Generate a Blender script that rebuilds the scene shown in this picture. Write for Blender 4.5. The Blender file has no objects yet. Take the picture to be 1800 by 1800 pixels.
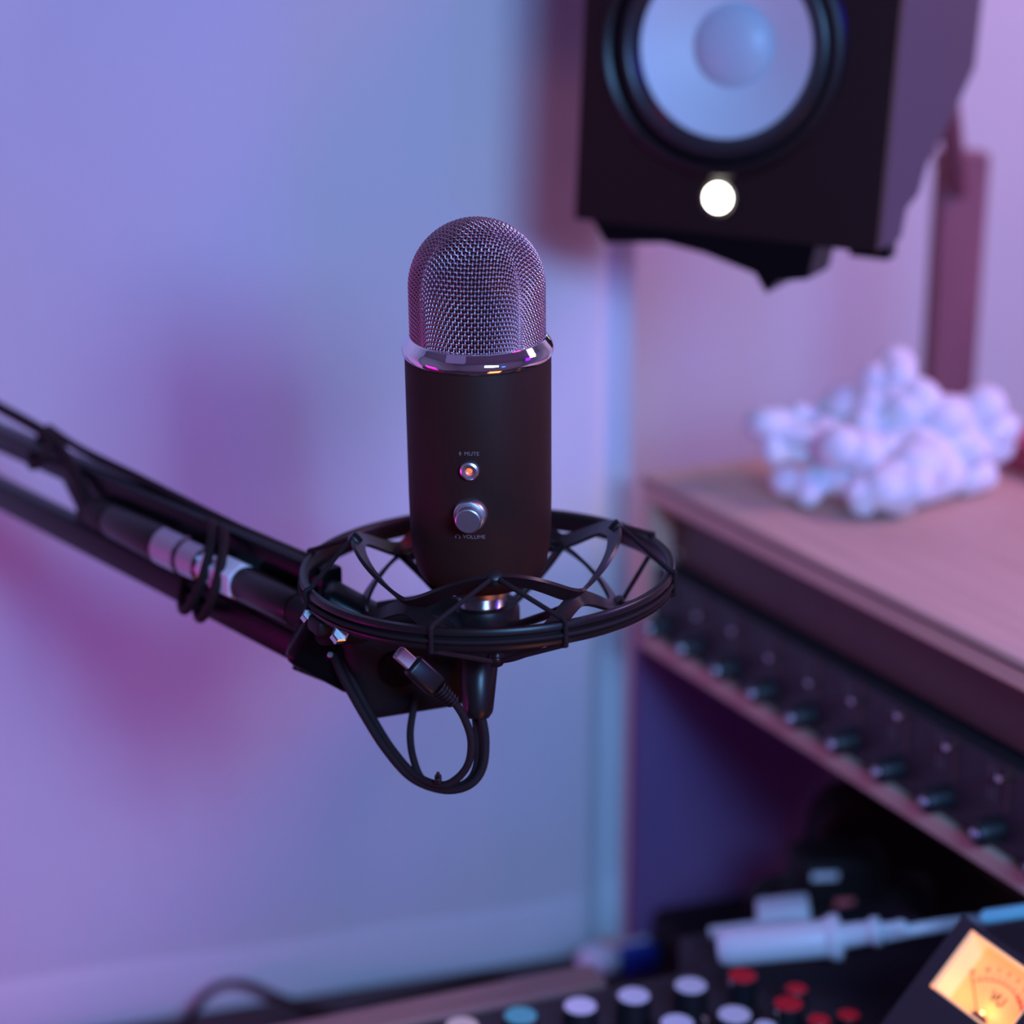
import bpy, bmesh, math, random
from mathutils import Vector as V, Matrix
random.seed(4)
PI = math.pi
SC = bpy.context.scene
COL = SC.collection

# ------------------------------------------------------------------ camera
PITCH = math.radians(16.5)
FPX = 3400.0
CAM = V((0, 0, 1.55))
FW = V((0, math.cos(PITCH), -math.sin(PITCH)))
UP = V((0, math.sin(PITCH), math.cos(PITCH)))
RT = V((1, 0, 0))
cam = bpy.data.cameras.new('camera')
camo = bpy.data.objects.new('view_camera', cam)
COL.objects.link(camo)
camo.location = CAM
camo.rotation_euler = (PI / 2 - PITCH, 0, 0)
cam.sensor_width = 36
cam.lens = FPX / 1800 * 36
cam.clip_start = 0.05
cam.dof.use_dof = True
cam.dof.focus_distance = 0.885
cam.dof.aperture_fstop = cam.lens / 1000 / 0.020
cam.dof.aperture_blades = 0
SC.camera = camo

def ray(px, py):
    return FW + RT * ((px - 900) / FPX) + UP * ((900 - py) / FPX)
def P(px, py, Z):            # point at forward distance Z
    return CAM + ray(px, py) * Z
def atz(px, py, z):          # point on a level plane
    r = ray(px, py)
    return CAM + r * ((z - CAM.z) / r.z)
def onplane(px, py, o, n):
    r = ray(px, py)
    return CAM + r * ((o - CAM).dot(n) / r.dot(n))

# ------------------------------------------------------------------ world, lights, exposure
SC.view_settings.view_transform = 'Standard'
SC.view_settings.look = 'None'
SC.view_settings.exposure = 0.0
SC.view_settings.gamma = 1.0
SC.view_settings.use_curve_mapping = False
w = bpy.data.worlds.new('world')
SC.world = w
w.use_nodes = True
w.node_tree.nodes['Background'].inputs[0].default_value = (0.30, 0.16, 0.42, 1)
w.node_tree.nodes['Background'].inputs[1].default_value = 0.05

def area(name, loc, target, size, power, color, size_y=None, spread=PI):
    l = bpy.data.lights.new(name, 'AREA')
    l.energy = power
    l.color = color
    l.size = size
    if size_y:
        l.shape = 'RECTANGLE'
        l.size_y = size_y
    l.spread = spread
    o = bpy.data.objects.new(name, l)
    COL.objects.link(o)
    o.location = loc
    d = V(target) - V(loc)
    o.rotation_euler = d.to_track_quat('-Z', 'Y').to_euler()
    return o

LAMPS = [
    ('blue_lamp', (0.26, -0.05, 1.70), (0.0, 1.4, 1.15), 0.20, 6.9, (0.18, 0.46, 1.0)),
    ('blue_lamp_2', (0.42, -0.05, 1.67), (0.0, 1.4, 1.15), 0.20, 6.6, (0.24, 0.54, 1.0)),
    ('magenta_left_fill', (-0.95, 0.7, 0.82), (-0.5, 1.35, 1.0), 0.4, 2.9, (1.0, 0.0, 0.64)),  # added low fill for the magenta on the curtain's left
    ('far_right_fill', (0.95, -0.35, 1.5), (0.3, 1.6, 1.2), 0.14, 1.8, (0.0, 0.05, 1.0)),  # added fill from off to the right, colour fitted to surface tones
    ('pink_side_fill', (0.62, 0.95, 2.35), (0.25, 1.5, 1.2), 0.2, 1.8, (1.0, 0.0, 0.15)),  # added fill above the rack, its pink fitted to surface tones
    ('lilac_wall_fill', (1.35, 1.05, 2.1), (0.6, 1.85, 1.4), 0.4, 11.3, (1.0, 0.63, 0.90)),  # added fill that turns the right wall lilac
    ('violet_side_fill', (0.95, 0.75, 1.75), (0.45, 1.35, 1.1), 0.2, 3.0, (0.03, 0.0, 1.0)),  # added fill from the right, its violet fitted to surface tones
    ('violet_top_fill', (-0.7, 0.1, 2.45), (-0.3, 1.3, 1.3), 0.7, 0.3, (0.42, 0.34, 1.0)),  # added weak fill, kept for reflections in the chrome
    ('warm_tint_fill', (0.25, 0.45, 0.86), (0.0, 0.9, 1.25), 0.2, 0.6, (1.0, 0.24, 0.06)),  # added unseen fill, tints the ring and lower microphone body brown-red
]
for L_ in LAMPS:
    area(*L_)

# ------------------------------------------------------------------ materials
def mat(name, col, rough=0.5, metal=0.0, noise=None, bump=None, spec=0.5, coat=0.0, sheen=0.0, aniso=0):
    m = bpy.data.materials.new(name)
    m.use_nodes = True
    nt = m.node_tree
    b = nt.nodes['Principled BSDF']
    b.inputs['Base Color'].default_value = (*col, 1)
    b.inputs['Roughness'].default_value = rough
    b.inputs['Metallic'].default_value = metal
    b.inputs['Specular IOR Level'].default_value = spec
    b.inputs['Coat Weight'].default_value = coat
    b.inputs['Sheen Weight'].default_value = sheen
    tc = nt.nodes.new('ShaderNodeTexCoord')
    def nz(scale, stretch=(1, 1, 1), detail=3):
        mp = nt.nodes.new('ShaderNodeMapping')
        mp.inputs['Scale'].default_value = stretch
        nt.links.new(tc.outputs['Object'], mp.inputs[0])
        n = nt.nodes.new('ShaderNodeTexNoise')
        n.inputs['Scale'].default_value = scale
        n.inputs['Detail'].default_value = detail
        nt.links.new(mp.outputs[0], n.inputs['Vector'])
        return n
    if noise:                # (scale, stretch, second colour)
        n = nz(noise[0], noise[1])
        r = nt.nodes.new('ShaderNodeValToRGB')
        r.color_ramp.elements[0].position = 0.35
        r.color_ramp.elements[1].position = 0.68
        r.color_ramp.elements[0].color = (*col, 1)
        r.color_ramp.elements[1].color = (*noise[2], 1)
        nt.links.new(n.outputs['Fac'], r.inputs[0])
        nt.links.new(r.outputs[0], b.inputs['Base Color'])
    if bump:                 # (scale, stretch, strength, distance)
        n = nz(bump[0], bump[1], 4)
        bp = nt.nodes.new('ShaderNodeBump')
        bp.inputs['Strength'].default_value = bump[2]
        bp.inputs['Distance'].default_value = bump[3]
        nt.links.new(n.outputs['Fac'], bp.inputs['Height'])
        nt.links.new(bp.outputs[0], b.inputs['Normal'])
    return m

def emit(name, col, strength):
    m = mat(name, col, 0.4)
    b = m.node_tree.nodes['Principled BSDF']
    b.inputs['Emission Color'].default_value = (*col, 1)
    b.inputs['Emission Strength'].default_value = strength
    return m

def clear(name, tint=(1, 1, 1), gloss=0.08):
    m = bpy.data.materials.new(name)
    m.use_nodes = True
    nt = m.node_tree
    nt.nodes.remove(nt.nodes['Principled BSDF'])
    t = nt.nodes.new('ShaderNodeBsdfTransparent')
    t.inputs[0].default_value = (*tint, 1)
    g = nt.nodes.new('ShaderNodeBsdfGlossy')
    g.inputs['Roughness'].default_value = 0.05
    mx = nt.nodes.new('ShaderNodeMixShader')
    mx.inputs[0].default_value = gloss
    nt.links.new(t.outputs[0], mx.inputs[1])
    nt.links.new(g.outputs[0], mx.inputs[2])
    nt.links.new(mx.outputs[0], nt.nodes['Material Output'].inputs[0])
    return m

M = {}
M['mic_black'] = mat('mic_black', (0.036, 0.012, 0.010), 0.52, 0.0, bump=(2600, (1, 1, 1), 0.25, 0.0003), spec=0.10)
M['chrome'] = mat('chrome', (0.86, 0.84, 0.86), 0.04, 1.0)
M['mesh_wire'] = mat('mesh_wire', (0.48, 0.34, 0.39), 0.27, 1.0)
M['mic_core'] = mat('mic_core', (0.020, 0.010, 0.013), 0.9)
M['brushed'] = mat('brushed', (0.80, 0.78, 0.80), 0.33, 1.0)
M['steel'] = mat('steel', (0.62, 0.60, 0.62), 0.22, 1.0)
M['tip_metal'] = mat('tip_metal', (0.50, 0.36, 0.38), 0.5, 0.6)
M['plug_chrome'] = mat('plug_chrome', (0.38, 0.33, 0.36), 0.12, 1.0)
M['print'] = mat('print', (0.24, 0.17, 0.19), 0.5)
M['scale_print'] = mat('scale_print', (0.12, 0.07, 0.09), 0.5)
M['led_orange'] = emit('led_orange', (1.0, 0.13, 0.03), 1.6)
M['plastic'] = mat('plastic', (0.016, 0.008, 0.009), 0.34, 0.0, spec=0.30)
M['soft_black'] = mat('soft_black', (0.014, 0.008, 0.009), 0.6, spec=0.2)
M['cord'] = mat('cord', (0.020, 0.010, 0.012), 0.7, spec=0.15, bump=(3000, (1, 1, 1), 0.3, 0.0003))
M['paint_black'] = mat('paint_black', (0.003, 0.003, 0.004), 0.34, 0.0, spec=0.16)
M['wall'] = mat('wall', (0.74, 0.72, 0.76), 0.9, bump=(60, (1, 1, 1), 0.15, 0.003), noise=(3, (1, 1, 1), (0.70, 0.68, 0.74)))
M['floor'] = mat('floor', (0.20, 0.14, 0.12), 0.6, noise=(4, (1, 9, 1), (0.15, 0.10, 0.09)))
M['ceiling'] = mat('ceiling', (0.55, 0.5, 0.6), 0.9)
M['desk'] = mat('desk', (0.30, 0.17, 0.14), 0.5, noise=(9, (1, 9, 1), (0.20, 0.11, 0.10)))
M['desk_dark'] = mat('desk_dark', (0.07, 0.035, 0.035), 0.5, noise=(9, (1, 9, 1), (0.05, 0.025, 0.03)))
M['ply'] = mat('ply', (0.66, 0.44, 0.34), 0.55, noise=(7, (1, 14, 3), (0.56, 0.36, 0.28)), bump=(60, (1, 14, 1), 0.1, 0.001))
M['ply_dark'] = mat('ply_dark', (0.10, 0.055, 0.05), 0.7)
M['post'] = mat('post', (0.30, 0.10, 0.12), 0.6, noise=(8, (3, 3, 1), (0.24, 0.08, 0.10)))
M['shade_violet'] = mat('shade_violet', (0.20, 0.11, 0.26), 0.7, noise=(5, (1, 1, 1), (0.16, 0.10, 0.28)))  # violet stands in for wall in the rack's shadow
M['gear'] = mat('gear', (0.022, 0.016, 0.022), 0.5)
M['gear_brown'] = mat('gear_brown', (0.085, 0.032, 0.030), 0.45, noise=(6, (1, 1, 1), (0.055, 0.024, 0.028)))
M['speaker_front'] = mat('speaker_front', (0.022, 0.008, 0.008), 0.42, spec=0.25)
M['speaker_side'] = mat('speaker_side', (0.075, 0.055, 0.085), 0.6)
M['rubber'] = mat('rubber', (0.020, 0.014, 0.018), 0.35)
M['cone'] = mat('cone', (0.72, 0.74, 0.78), 0.55)
M['dust_cap'] = mat('dust_cap', (0.52, 0.58, 0.66), 0.4)
M['lamp_white'] = emit('lamp_white', (1.0, 0.93, 0.82), 14)
M['coral'] = mat('coral', (0.86, 0.84, 0.87), 0.7, bump=(220, (1, 1, 1), 0.5, 0.002))
M['white_plastic'] = mat('white_plastic', (0.80, 0.78, 0.84), 0.35)
M['knob_black'] = mat('knob_black', (0.014, 0.012, 0.016), 0.45)
M['cap_white'] = mat('cap_white', (0.82, 0.80, 0.86), 0.35)
M['cap_teal'] = mat('cap_teal', (0.10, 0.50, 0.45), 0.35)
M['cap_cream'] = mat('cap_cream', (0.80, 0.66, 0.48), 0.35)
M['cap_red'] = mat('cap_red', (0.72, 0.015, 0.03), 0.35)
M['blue'] = mat('blue', (0.01, 0.04, 0.35), 0.4)
M['red_label'] = mat('red_label', (0.9, 0.16, 0.18), 0.5)
M['book_red'] = mat('book_red', (0.42, 0.05, 0.09), 0.6)
M['book_purple'] = mat('book_purple', (0.25, 0.08, 0.34), 0.6)
M['meter_face'] = emit('meter_face', (1.0, 0.45, 0.13), 0.55)
M['meter_wall'] = emit('meter_wall', (1.0, 0.55, 0.28), 0.62)
M['meter_ink'] = mat('meter_ink', (0.05, 0.015, 0.005), 0.6)
M['meter_red'] = mat('meter_red', (0.80, 0.06, 0.02), 0.6)
M['bulb'] = emit('bulb', (1.0, 0.62, 0.25), 3)
M['pane'] = clear('pane', (1, 1, 1), 0.05)
M['cyan_tube'] = mat('cyan_tube', (0.25, 0.62, 0.72), 0.4)

# curtain: pale woven fabric that lets a little light through
def curtain_mat():
    m = mat('curtain_fabric', (0.80, 0.80, 0.84), 0.95, bump=(26, (1, 1, 0.25), 0.25, 0.01), sheen=0.15)
    nt = m.node_tree
    b = nt.nodes['Principled BSDF']
    tc = nt.nodes.new('ShaderNodeTexCoord')
    wv = []
    for ax, sc in (('X', 420), ('Z', 520)):
        n = nt.nodes.new('ShaderNodeTexWave')
        n.bands_direction = ax
        n.inputs['Scale'].default_value = sc
        n.inputs['Distortion'].default_value = 1.5
        nt.links.new(tc.outputs['Object'], n.inputs['Vector'])
        wv.append(n)
    mm = nt.nodes.new('ShaderNodeMath')
    mm.operation = 'MULTIPLY'
    nt.links.new(wv[0].outputs['Fac'], mm.inputs[0])
    nt.links.new(wv[1].outputs['Fac'], mm.inputs[1])
    r = nt.nodes.new('ShaderNodeValToRGB')
    r.color_ramp.elements[0].color = (0.74, 0.74, 0.79, 1)
    r.color_ramp.elements[1].color = (0.84, 0.84, 0.87, 1)
    nt.links.new(mm.outputs[0], r.inputs[0])
    nt.links.new(r.outputs[0], b.inputs['Base Color'])
    return m
M['curtain'] = curtain_mat()

# ------------------------------------------------------------------ mesh helpers
class MB:
    def __init__(self):
        self.v, self.f = [], []
    def add(self, vs, fs, mtx=None):
        k = len(self.v)
        for p in vs:
            p = V(p)
            self.v.append(mtx @ p if mtx else p)
        for f in fs:
            self.f.append([i + k for i in f])
        return self
    def box(self, c, s, mtx=None):
        x, y, z = s[0] / 2, s[1] / 2, s[2] / 2
        vs = [(c[0] + i * x, c[1] + j * y, c[2] + k * z) for i in (-1, 1) for j in (-1, 1) for k in (-1, 1)]
        fs = [(0, 1, 3, 2), (4, 6, 7, 5), (0, 4, 5, 1), (2, 3, 7, 6), (0, 2, 6, 4), (1, 5, 7, 3)]
        return self.add(vs, fs, mtx)
    def rbox(self, c, s, r, mtx=None, seg=3):        # box with rounded edges
        bm = bmesh.new()
        bmesh.ops.create_cube(bm, size=1)
        for v in bm.verts:
            v.co = V((v.co.x * s[0], v.co.y * s[1], v.co.z * s[2])) + V(c)
        bmesh.ops.bevel(bm, geom=bm.edges[:], offset=r, segments=seg, profile=0.5, affect='EDGES')
        bm.verts.index_update()
        self.add([v.co.copy() for v in bm.verts], [[v.index for v in f.verts] for f in bm.faces], mtx)
        bm.free()
        return self
    def lathe(self, prof, seg=64, mtx=None, close=False):   # profile (r, z) about local z
        vs, fs = [], []
        n = len(prof)
        for i in range(seg):
            a = 2 * PI * i / seg
            for r, z in prof:
                vs.append((max(r, 0.00002) * math.cos(a), max(r, 0.00002) * math.sin(a), z))
        for i in range(seg):
            j = (i + 1) % seg
            for k in range(n - 1 + (1 if close else 0)):
                k2 = (k + 1) % n
                fs.append((i * n + k, j * n + k, j * n + k2, i * n + k2))
        return self.add(vs, fs, mtx)
    def prism(self, poly, d0, d1, mtx=None, axis='y'):      # poly in (x,z), extruded along y
        n = len(poly)
        if axis == 'y':
            vs = [(x, d0, z) for x, z in poly] + [(x, d1, z) for x, z in poly]
        elif axis == 'x':                                   # poly in (y,z)
            vs = [(d0, y, z) for y, z in poly] + [(d1, y, z) for y, z in poly]
        else:
            vs = [(x, y, d0) for x, y in poly] + [(x, y, d1) for x, y in poly]
        fs = [list(range(n)), list(range(2 * n - 1, n - 1, -1))]
        for i in range(n):
            j = (i + 1) % n
            fs.append((i, i + n, j + n, j))
        return self.add(vs, fs, mtx)
    def tube(self, pts, r, seg=10, closed=False, mtx=None, cap=True):
        pts = [V(p) for p in pts]
        n = len(pts)
        rs = r if isinstance(r, (list, tuple)) else [r] * n
        vs, fs = [], []
        nrm = None
        for i in range(n):
            if closed:
                t = pts[(i + 1) % n] - pts[i - 1]
            else:
                t = pts[min(i + 1, n - 1)] - pts[max(i - 1, 0)]
            if t.length < 1e-12:
                t = V((0, 0, 1))
            t.normalize()
            if nrm is None:
                nrm = t.orthogonal().normalized()
            else:
                nrm = (nrm - t * nrm.dot(t))
                if nrm.length < 1e-9:
                    nrm = t.orthogonal()
                nrm.normalize()
            b = t.cross(nrm)
            for k in range(seg):
                a = 2 * PI * k / seg
                vs.append(pts[i] + (nrm * math.cos(a) + b * math.sin(a)) * rs[i])
        for i in range(n - 1 + (1 if closed else 0)):
            j = (i + 1) % n
            for k in range(seg):
                l = (k + 1) % seg
                fs.append((i * seg + k, i * seg + l, j * seg + l, j * seg + k))
        if cap and not closed:
            fs.append(list(range(seg - 1, -1, -1)))
            fs.append([(n - 1) * seg + k for k in range(seg)])
        return self.add(vs, fs, mtx)
    def sphere(self, c, r, mtx=None, seg=20, rings=12):
        if not isinstance(r, (tuple, list)):
            r = (r, r, r)
        vs = [(c[0], c[1], c[2] - r[2])]
        for i in range(1, rings):
            th = PI * i / rings
            for k in range(seg):
                a = 2 * PI * k / seg
                vs.append((c[0] + r[0] * math.sin(th) * math.cos(a), c[1] + r[1] * math.sin(th) * math.sin(a), c[2] - r[2] * math.cos(th)))
        vs.append((c[0], c[1], c[2] + r[2]))
        fs = []
        for k in range(seg):
            fs.append((0, 1 + (k + 1) % seg, 1 + k))
            e = 1 + (rings - 2) * seg
            fs.append((len(vs) - 1, e + k, e + (k + 1) % seg))
        for i in range(rings - 2):
            for k in range(seg):
                a, b = 1 + i * seg + k, 1 + i * seg + (k + 1) % seg
                fs.append((a, b, b + seg, a + seg))
        return self.add(vs, fs, mtx)

def spline(pts, n=8, closed=False):          # Catmull-Rom through points
    pts = [V(p) for p in pts]
    out = []
    m = len(pts)
    rng = m if closed else m - 1
    for i in range(rng):
        if closed:
            p0, p1, p2, p3 = pts[i - 1], pts[i], pts[(i + 1) % m], pts[(i + 2) % m]
        else:
            p0, p1, p2, p3 = pts[max(i - 1, 0)], pts[i], pts[i + 1], pts[min(i + 2, m - 1)]
        for k in range(n):
            t = k / n
            out.append(0.5 * ((2 * p1) + (p2 - p0) * t + (2 * p0 - 5 * p1 + 4 * p2 - p3) * t * t + (3 * p1 - p0 - 3 * p2 + p3) * t ** 3))
    if not closed:
        out.append(pts[-1])
    return out

def frame(o, ex, ez):                        # local x along ex, z near ez
    ex = V(ex).normalized()
    ez = (V(ez) - ex * V(ez).dot(ex)).normalized()
    ey = ez.cross(ex)
    m = Matrix((ex, ey, ez)).transposed().to_4x4()
    m.translation = V(o)
    return m

def tag(o, label=None, cat=None, group=None, kind=None):
    if label: o['label'] = label
    if cat: o['category'] = cat
    if group: o['group'] = group
    if kind: o['kind'] = kind
    return o

WM = {}
def thing(name, label, cat, mtx, group=None):
    o = bpy.data.objects.new(name, None)
    o.empty_display_size = 0.02
    COL.objects.link(o)
    if isinstance(mtx, V):
        mtx = Matrix.Translation(mtx)
    o.matrix_world = mtx
    WM[o.name] = mtx.copy()
    return tag(o, label, cat, group)

def obj(name, mb, m, parent=None, world=False, smooth=35, bevel=0, label=None, pivot='auto'):
    """link ONE mesh; world=True when its vertices are given in world space"""
    vs = mb.v
    off = V((0, 0, 0))
    if parent is not None:
        if world:
            inv = WM[parent.name].inverted()
            vs = [inv @ v for v in vs]
            WM_child = WM[parent.name]
        else:
            WM_child = WM[parent.name]
    else:
        xs = [v.x for v in vs]; ys = [v.y for v in vs]; zs = [v.z for v in vs]
        off = V(((min(xs) + max(xs)) / 2, (min(ys) + max(ys)) / 2, min(zs)))
        vs = [v - off for v in vs]
        WM_child = Matrix.Translation(off)
    me = bpy.data.meshes.new(name)
    me.from_pydata([tuple(v) for v in vs], [], mb.f)
    me.update()
    bm = bmesh.new(); bm.from_mesh(me)
    bmesh.ops.recalc_face_normals(bm, faces=bm.faces)
    bm.to_mesh(me); bm.free()
    if smooth:
        me.polygons.foreach_set('use_smooth', [True] * len(me.polygons))
        me.set_sharp_from_angle(angle=math.radians(smooth))
    me.materials.append(M[m] if isinstance(m, str) else m)
    o = bpy.data.objects.new(name, me)
    COL.objects.link(o)
    if parent is not None:
        o.parent = parent
    else:
        o.location = off
    WM[o.name] = WM_child
    if bevel:
        b = o.modifiers.new('bevel', 'BEVEL')
        b.width = bevel
        b.segments = 2
        b.limit_method = 'ANGLE'
    if label: o['label'] = label
    return o

def struct(name, mb, m, **k):
    return tag(obj(name, mb, m, **k), kind='structure')

def text_verts(s, size, align='CENTER', extrude=0.0, res=3, bold=0.0):
    cu = bpy.data.curves.new('t', 'FONT')
    cu.body = s
    cu.size = size
    cu.align_x = align
    cu.align_y = 'CENTER'
    cu.extrude = extrude
    cu.resolution_u = res
    cu.offset = bold
    o = bpy.data.objects.new('t', cu)
    COL.objects.link(o)
    dg = bpy.context.evaluated_depsgraph_get()
    me = o.evaluated_get(dg).to_mesh()
    vs = [v.co.copy() for v in me.vertices]
    fs = [list(p.vertices) for p in me.polygons]
    bpy.data.objects.remove(o)
    bpy.data.curves.remove(cu)
    return vs, fs

# ------------------------------------------------------------------ the room
DZ = 0.75                                     # desk top height
A0 = atz(200, 1790, DZ); A1 = atz(1100, 1650, DZ)
WD = (A1 - A0).normalized()                   # direction of the rear edge of the desk
WN = V((WD.y, -WD.x, 0))                      # towards the camera
if WN.y > 0: WN = -WN
ZT = 2.62
RM = frame(V((A1.x, A1.y, 0)), WD, (0, 0, 1)) # room frame: x along the back wall, y away from the camera
struct('floor', MB().box((0, -0.9, -0.05), (4.6, 3.6, 0.1), RM), 'floor')
struct('ceiling', MB().box((0, -0.9, ZT + 0.05), (4.6, 3.6, 0.1), RM), 'ceiling')
struct('wall_back', MB().box((0, 0.52, ZT / 2), (4.56, 0.06, ZT), RM), 'wall')
struct('wall_left', MB().box((-2.25, -0.93, ZT / 2), (0.06, 2.84, ZT), RM), 'wall')
struct('wall_right', MB().box((2.25, -0.93, ZT / 2), (0.06, 2.84, ZT), RM), 'wall')
struct('wall_front', MB().box((0, -2.38, ZT / 2), (4.56, 0.06, ZT), RM), 'wall')

# curtain with soft folds and a hem
def curtain():
    x0, x1 = -1.5, (onplane(1116, 1620, A1, WN) - A1).dot(WD)
    xf = (onplane(1050, 1620, A1, WN) - A1).dot(WD)
    mb = MB(); nx, nz = 260, 40
    zb, zt = DZ - 0.02, ZT - 0.06
    def yy(x, z):
        y = 0.012 + 0.004 * math.sin(x * 9 + 0.8) * (0.4 + 0.6 * (z - zb)) + 0.0015 * math.sin(x * 31 + z * 2)
        if x > xf:
            t = (x - xf) / (x1 - xf)
            y += 0.020 * math.sin(PI * t) + 0.012 * t
        return y
    vs = []
    for i in range(nx + 1):
        x = x0 + (x1 - x0) * (i / nx)
        for k in range(nz + 1):
            z = zb + (zt - zb) * k / nz
            vs.append((x, yy(x, z), z))
    n0 = len(vs)
    vs += [(a, b + 0.0022, c) for a, b, c in vs]
    fs = []
    H = nz + 1
    for i in range(nx):
        for k in range(nz):
            a = i * H + k
            fs.append((a, a + H, a + H + 1, a + 1))
            fs.append((n0 + a, n0 + a + 1, n0 + a + H + 1, n0 + a + H))
    for i in range(nx):
        for k in (0, nz):
            a = i * H + k
            fs.append((a, n0 + a, n0 + a + H, a + H))
    for k in range(nz):
        for i in (0, nx):
            a = i * H + k
            fs.append((a, a + 1, n0 + a + 1, n0 + a))
    mb.add(vs, fs, RM)
    root = thing('curtain', 'pale fabric curtain hanging behind the microphone down to the desk', 'curtain', frame(RM @ V((-0.5, 0.01, zb)), WD, (0, 0, 1)))
    obj('cloth', mb, 'curtain', root, world=True, smooth=60)
    h = MB()
    vs, fs = [], []
    m = 160
    for i in range(m + 1):
        x = x0 + (x1 - x0) * i / m
        for z, d in ((zb + 0.001, -0.0008), (zb + 0.055, -0.0016), (zb + 0.058, 0.001)):
            vs.append((x, yy(x, z) + d - 0.0012, z))
    for i in range(m):
        for k in range(2):
            a = i * 3 + k
            fs.append((a, a + 3, a + 4, a + 1))
    h.add(vs, fs, RM)
    obj('hem', h, 'curtain', root, world=True, smooth=60)
    obj('rail', MB().box(((x0 + x1) / 2, 0.012, zt + 0.028), (x1 - x0 + 0.06, 0.03, 0.05), RM), 'brushed', root, world=True)
curtain()

# ------------------------------------------------------------------ desk
desk = thing('desk', 'brown wooden desk along the curtain under the audio gear', 'desk', frame(RM @ V((0.2, -0.35, 0)), WD, (0, 0, 1)))
DX0, DX1 = -1.3, 1.25
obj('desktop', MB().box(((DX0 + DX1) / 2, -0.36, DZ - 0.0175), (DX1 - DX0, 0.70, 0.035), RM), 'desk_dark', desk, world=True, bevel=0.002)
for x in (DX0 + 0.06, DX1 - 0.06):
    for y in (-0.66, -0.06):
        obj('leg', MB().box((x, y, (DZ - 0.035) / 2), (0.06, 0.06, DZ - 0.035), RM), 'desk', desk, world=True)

# ------------------------------------------------------------------ outboard rack on its stand
ZTOP = 1.55 - 0.383
R0 = atz(1128, 832, ZTOP); R1 = atz(1800, 1162, ZTOP)
RD = (R1 - R0).normalized()                   # from the far end towards the near end
RQ = V((0, 0, 1)).cross(RD)                   # to the back of the rack
if RQ.x < 0: RQ = -RQ
RL = (R1 - R0).length + 0.30
RH = 0.136
RDEP = 0.30
KM = frame(R0, RD, (0, 0, 1))                 # x along the rack, -? y
sy = 1 if (KM.to_3x3() @ V((0, 1, 0))).dot(RQ) > 0 else -1
def kb(c, s):
    return MB().box((c[0], sy * c[1], c[2]), s, KM)
rack = thing('equipment_rack', 'plywood equipment case on the right holding dark knobbed gear', 'rack', frame(R0 - V((0, 0, RH)), RD, (0, 0, 1)))
T = 0.0125
TT = 0.018
obj('top_panel', kb((RL / 2, RDEP / 2, -TT / 2), (RL, RDEP, TT)), 'ply', rack, world=True, bevel=0.0012)
mb = MB()
mb.box((RL / 2, sy * 0.001, -T * 0.42), (RL - 0.001, 0.004, 0.0014), KM)
obj('ply_layer', mb, 'ply_dark', rack, world=True)
obj('base_panel', kb((RL / 2, RDEP / 2, -RH + T / 2), (RL, RDEP, T)), 'ply', rack, world=True, bevel=0.0012)
for x in (T / 2, RL - T / 2):
    obj('side_panel', kb((x, RDEP / 2, (-RH + T - TT) / 2), (T, RDEP, RH - T - TT)), 'ply', rack, world=True, bevel=0.001)
obj('back_panel', kb((RL / 2, RDEP - 0.004, (-RH + T - TT) / 2), (RL - 2 * T, 0.006, RH - T - TT)), 'ply_dark', rack, world=True)
# gear in the rack: blank upper plate and a lower module with faders and knobs
IW = RL - 2 * T
zi0, zi1 = -RH + T, -TT
zm = zi0 + (zi1 - zi0) * 0.52
up = thing('rack_unit', 'dark brown blank faced unit in the upper half of the plywood case', 'audio equipment', frame(KM @ V((RL / 2, sy * 0.02, zm)), RD, (0, 0, 1)))
obj('body', kb((RL / 2, 0.14, (zm + zi1) / 2 + 0.0006), (IW - 0.002, 0.22, zi1 - zm - 0.004)), 'gear', up, world=True)
obj('faceplate', kb((RL / 2, 0.024, (zm + zi1) / 2 + 0.0006), (IW - 0.002, 0.008, zi1 - zm - 0.003)), 'gear_brown', up, world=True, bevel=0.001)
for x in (T + 0.012, RL - T - 0.012):
    for z in (zm + 0.01, zi1 - 0.01):
        mm = KM @ Matrix.Translation((x, sy * 0.02, z)) @ Matrix.Rotation(PI / 2, 4, 'X')
        obj('screw', MB().lathe([(0, -0.001), (0.003, -0.001), (0.003, 0.001), (0, 0.001)], 14, mm), 'steel', up, world=True)
lo = thing('rack_mixer', 'black knobbed mixer unit in the lower half of the plywood case', 'mixer', frame(KM @ V((RL / 2, sy * 0.015, zi0)), RD, (0, 0, 1)))
obj('body', kb((RL / 2, 0.134, (zm + zi0) / 2), (IW - 0.002, 0.232, zm - zi0 - 0.002)), 'gear', lo, world=True)
obj('faceplate', kb((RL / 2, 0.011, (zm + zi0) / 2), (IW - 0.002, 0.012, zm - zi0 - 0.001)), 'gear', lo, world=True, bevel=0.001)
nk = 15
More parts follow.
